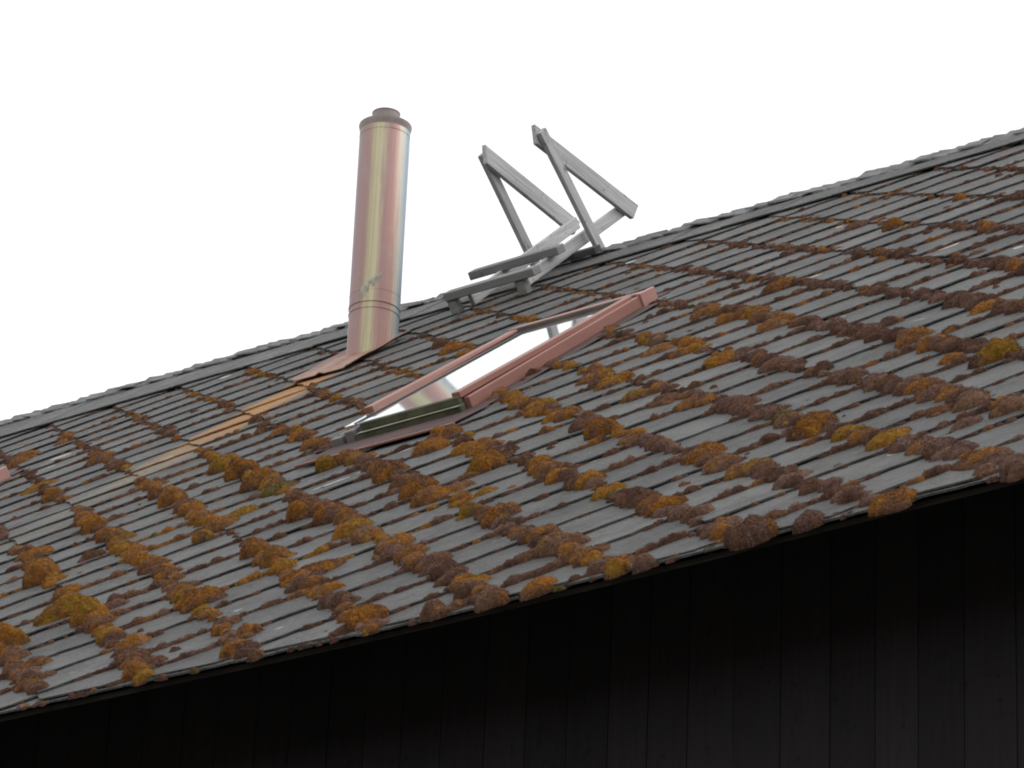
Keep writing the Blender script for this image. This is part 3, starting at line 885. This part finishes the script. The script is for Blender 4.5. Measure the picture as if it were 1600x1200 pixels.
def big_cushion(u, v, d, h, c):
    a = math.radians(rng.uniform(15, 60))
    out = [(u, v, d * rng.uniform(1.1, 1.3), d * rng.uniform(0.85, 1.02), h * 1.08, a, PAL[c], PAL[rng.choice(SECOND[c])])]
    for _ in range(rng.randrange(2, 5)):           # lobes that share the same footprint
        b = rng.uniform(0, 6.28); rr = d * rng.uniform(0.25, 0.5)
        k = rng.choice([c, c, c, 'B', 'D'])
        out.append((u + rr * math.cos(b), v + rr * math.sin(b), d * rng.uniform(0.4, 0.7), d * rng.uniform(0.35, 0.6), h * rng.uniform(0.35, 0.8),
                    rng.uniform(0, 3), PAL[k], PAL[rng.choice(SECOND[k])]))
    return out

LABELS = {
    1: 'orange moss cushion in the middle of the three left of the skylight foot',
    2: 'lowest orange moss cushion of the three left of the skylight foot',
    4: 'left one of two round orange moss cushions below the skylight lower left corner',
    5: 'right one of two round orange moss cushions below the skylight lower left corner',
    11: 'lone oval brown moss cushion sitting on a bare tile at the lower left',
    14: 'broad yellow-olive moss cushion, the biggest near the lower left corner of the roof',
    19: 'large orange moss cushion on the lower left roof, right of the yellow-olive one',
    26: 'long orange moss cushion stretched along a tile edge, lower left of the roof middle',
    39: 'round orange moss cushion right below the middle of the skylight lower edge',
    41: 'large bright orange moss cushion in the dense row below the skylight',
    51: 'orange moss cushion just below the skylight lower right corner',
    55: 'orange moss cushion at the right end of its row, well below the skylight',
    61: 'orange-brown moss cushion close above the eave, left of the roof middle',
    67: 'olive moss cushion touching the lower left corner flashing of the skylight',
    74: 'bright orange moss cushion standing alone right of the skylight foot',
    84: 'yellow-orange moss cushion leading a brown row on the lower right half',
    89: 'largest yellow-orange moss cushion on the right half of the roof',
    90: 'orange moss cushion on the lower roof, right of the picture middle',
    99: 'shaggy brown moss cushion hanging over the eave, right of the picture middle',
    100: 'smooth purple-brown moss dome right at the eave on the right side',
    109: 'olive-orange moss cushion close to the right edge of the picture, at mid height',
    119: 'wide brown moss cushion lying along the eave near the right edge',
    124: 'small round orange-brown moss cushion high up under the right part of the ridge',
    125: 'orange moss cushion in the upper row to the right of the skylight top'}
items = []
for s in MOSS.split(';'):
    q = s.split(',')
    items.append(tuple(float(z) for z in q[:4]) + (q[4],))
mat = []
for i, (u, v, d, h, c) in enumerate(items):
    if i in LABELS:
        moss_object('moss_cushion', big_cushion(u, v, d, h, c), 0.0085, 100 + i * 13, 90000, origin=W(u, v, 0.03),
                    label=LABELS[i], category='moss', group='large moss cushions on the roof')
    else:
        mat += big_cushion(u, v, d, h, c)

def near_big(u, v, k=0.55):
    return any((u - q[0]) ** 2 + (v - q[1]) ** 2 < (q[2] * k) ** 2 for q in items)
def blocked(u, v):
    if in_skylight(u, v, 0.06) or in_skylight(u, v + 0.72, 0.03):
        return True
    return abs(u - FU) < 0.5 and -2.5 < v < -0.9
def field(u, v, s, o):
    return noise.noise(Vector((u * s + o, v * s - o, o * 1.7)))
def washed(u, v):
    """metal run-off keeps moss away below the flue"""
    return -6.95 < u < -5.95 and -9.0 < v < -1.2
def pick(u, v, orange):
    x = field(u, v, 0.45, 4.0) + 0.35 * field(u, v, 2.5, 9.0) + orange
    r = rng.random()
    if v > -3.2:
        x -= 0.22
    if r < (0.012 if orange < -0.3 else 0.004):
        return 'L'
    if x > 0.30:
        return 'O' if r < 0.75 else 'Y'
    if x > 0.08:
        return 'B' if r < 0.5 else ('O' if r < 0.8 else 'T')
    return 'D' if r < (0.72 if orange < -0.3 else 0.40) else ('P' if r < 0.80 else 'B')
def add(u, v, du, dv, h, ang, c):
    mat.append((u, v, du, dv, h, ang, PAL[c], PAL[rng.choice(SECOND[c])]))

PI4 = math.pi / 4
for a in range(-24, 4):                 # lower-left tile edges (running down to the right)
    for step_ in range(0, 330):
        s = step_ * 0.065 + rng.uniform(-0.025, 0.025)
        u, v = a + s, -s
        if v < EAVE - 0.03 or not in_view(u, v, 90) or blocked(u, v) or near_big(u, v, 0.36):
            continue
        dens = 0.55 + 0.5 * field(u, v, 0.8, 1.0) + 0.4 * field(u, v, 3.0, 2.0)
        if v > -1.0:
            dens -= 0.12
        if washed(u, v):
            dens -= 0.75
        if rng.random() > dens + 0.28:
            continue
        up = min(1.05, 0.42 + 0.075 * -v)
        d = rng.uniform(0.075, 0.165) * (0.75 + 0.55 * max(0, dens)) * up
        off = rng.uniform(-0.04, 0.025)
        add(u + off, v + off, d * rng.uniform(1.0, 1.5), d, d * rng.uniform(0.34, 0.56), PI4 + rng.uniform(-0.6, 0.6), pick(u, v, 0.14 if u < 0 else max(-0.14, 0.14 - 0.08 * u)))
for b in range(-20, 27):                # lower-right tile edges (running up to the right)
    for step_ in range(-320, 0):
        s = step_ * 0.047 + rng.uniform(-0.02, 0.02)
        v = s
        u = b + APH + s
        if v > -0.02 or v < EAVE - 0.02 or not in_view(u, v, 90) or blocked(u, v) or near_big(u, v, 0.34):
            continue
        dens = 0.44 + 1.0 * field(u, v, 1.5, 6.0) + 0.5 * field(u, v, 5.0, 3.0)
        if washed(u, v):
            dens -= 0.8
        if rng.random() > dens + 0.26:
            continue
        d = rng.uniform(0.040, 0.085) * (0.72 + 0.75 * min(1.2, max(0.0, dens))) * min(1.0, 0.62 + 0.05 * -v)
        off = rng.uniform(-0.006, 0.022)
        add(u + off, v - off, d * rng.uniform(1.2, 1.9), d * 0.9, d * rng.uniform(0.38, 0.60), PI4 + rng.uniform(-0.3, 0.3), pick(u, v, -0.34))
u = -6.0
while u < 9.5:                          # tufts along the eave edge
    c = rng.choice('DDBGP')
    add(u, EAVE - 0.045 + rng.uniform(-0.02, 0.03), rng.uniform(0.04, 0.11), rng.uniform(0.03, 0.06), rng.uniform(0.014, 0.03), rng.uniform(-0.5, 0.5), c)
    u += rng.choice((0.04, 0.07, 0.1, 0.25, 0.6))
for _ in range(200):                    # stray tufts on the tile faces
    u, v = rng.uniform(-14, 8), rng.uniform(EAVE, -0.5)
    if not in_view(u, v) or blocked(u, v) or washed(u, v):
        continue
    d = rng.uniform(0.04, 0.09)
    add(u, v, d * 1.3, d, d * 0.5, rng.uniform(0, 3), pick(u, v, 0.0))
moss_object('moss', mat, 0.0125, 5, 42000,
            label='orange and brown moss growing along the tile edges of the roof', category='moss', kind='stuff')
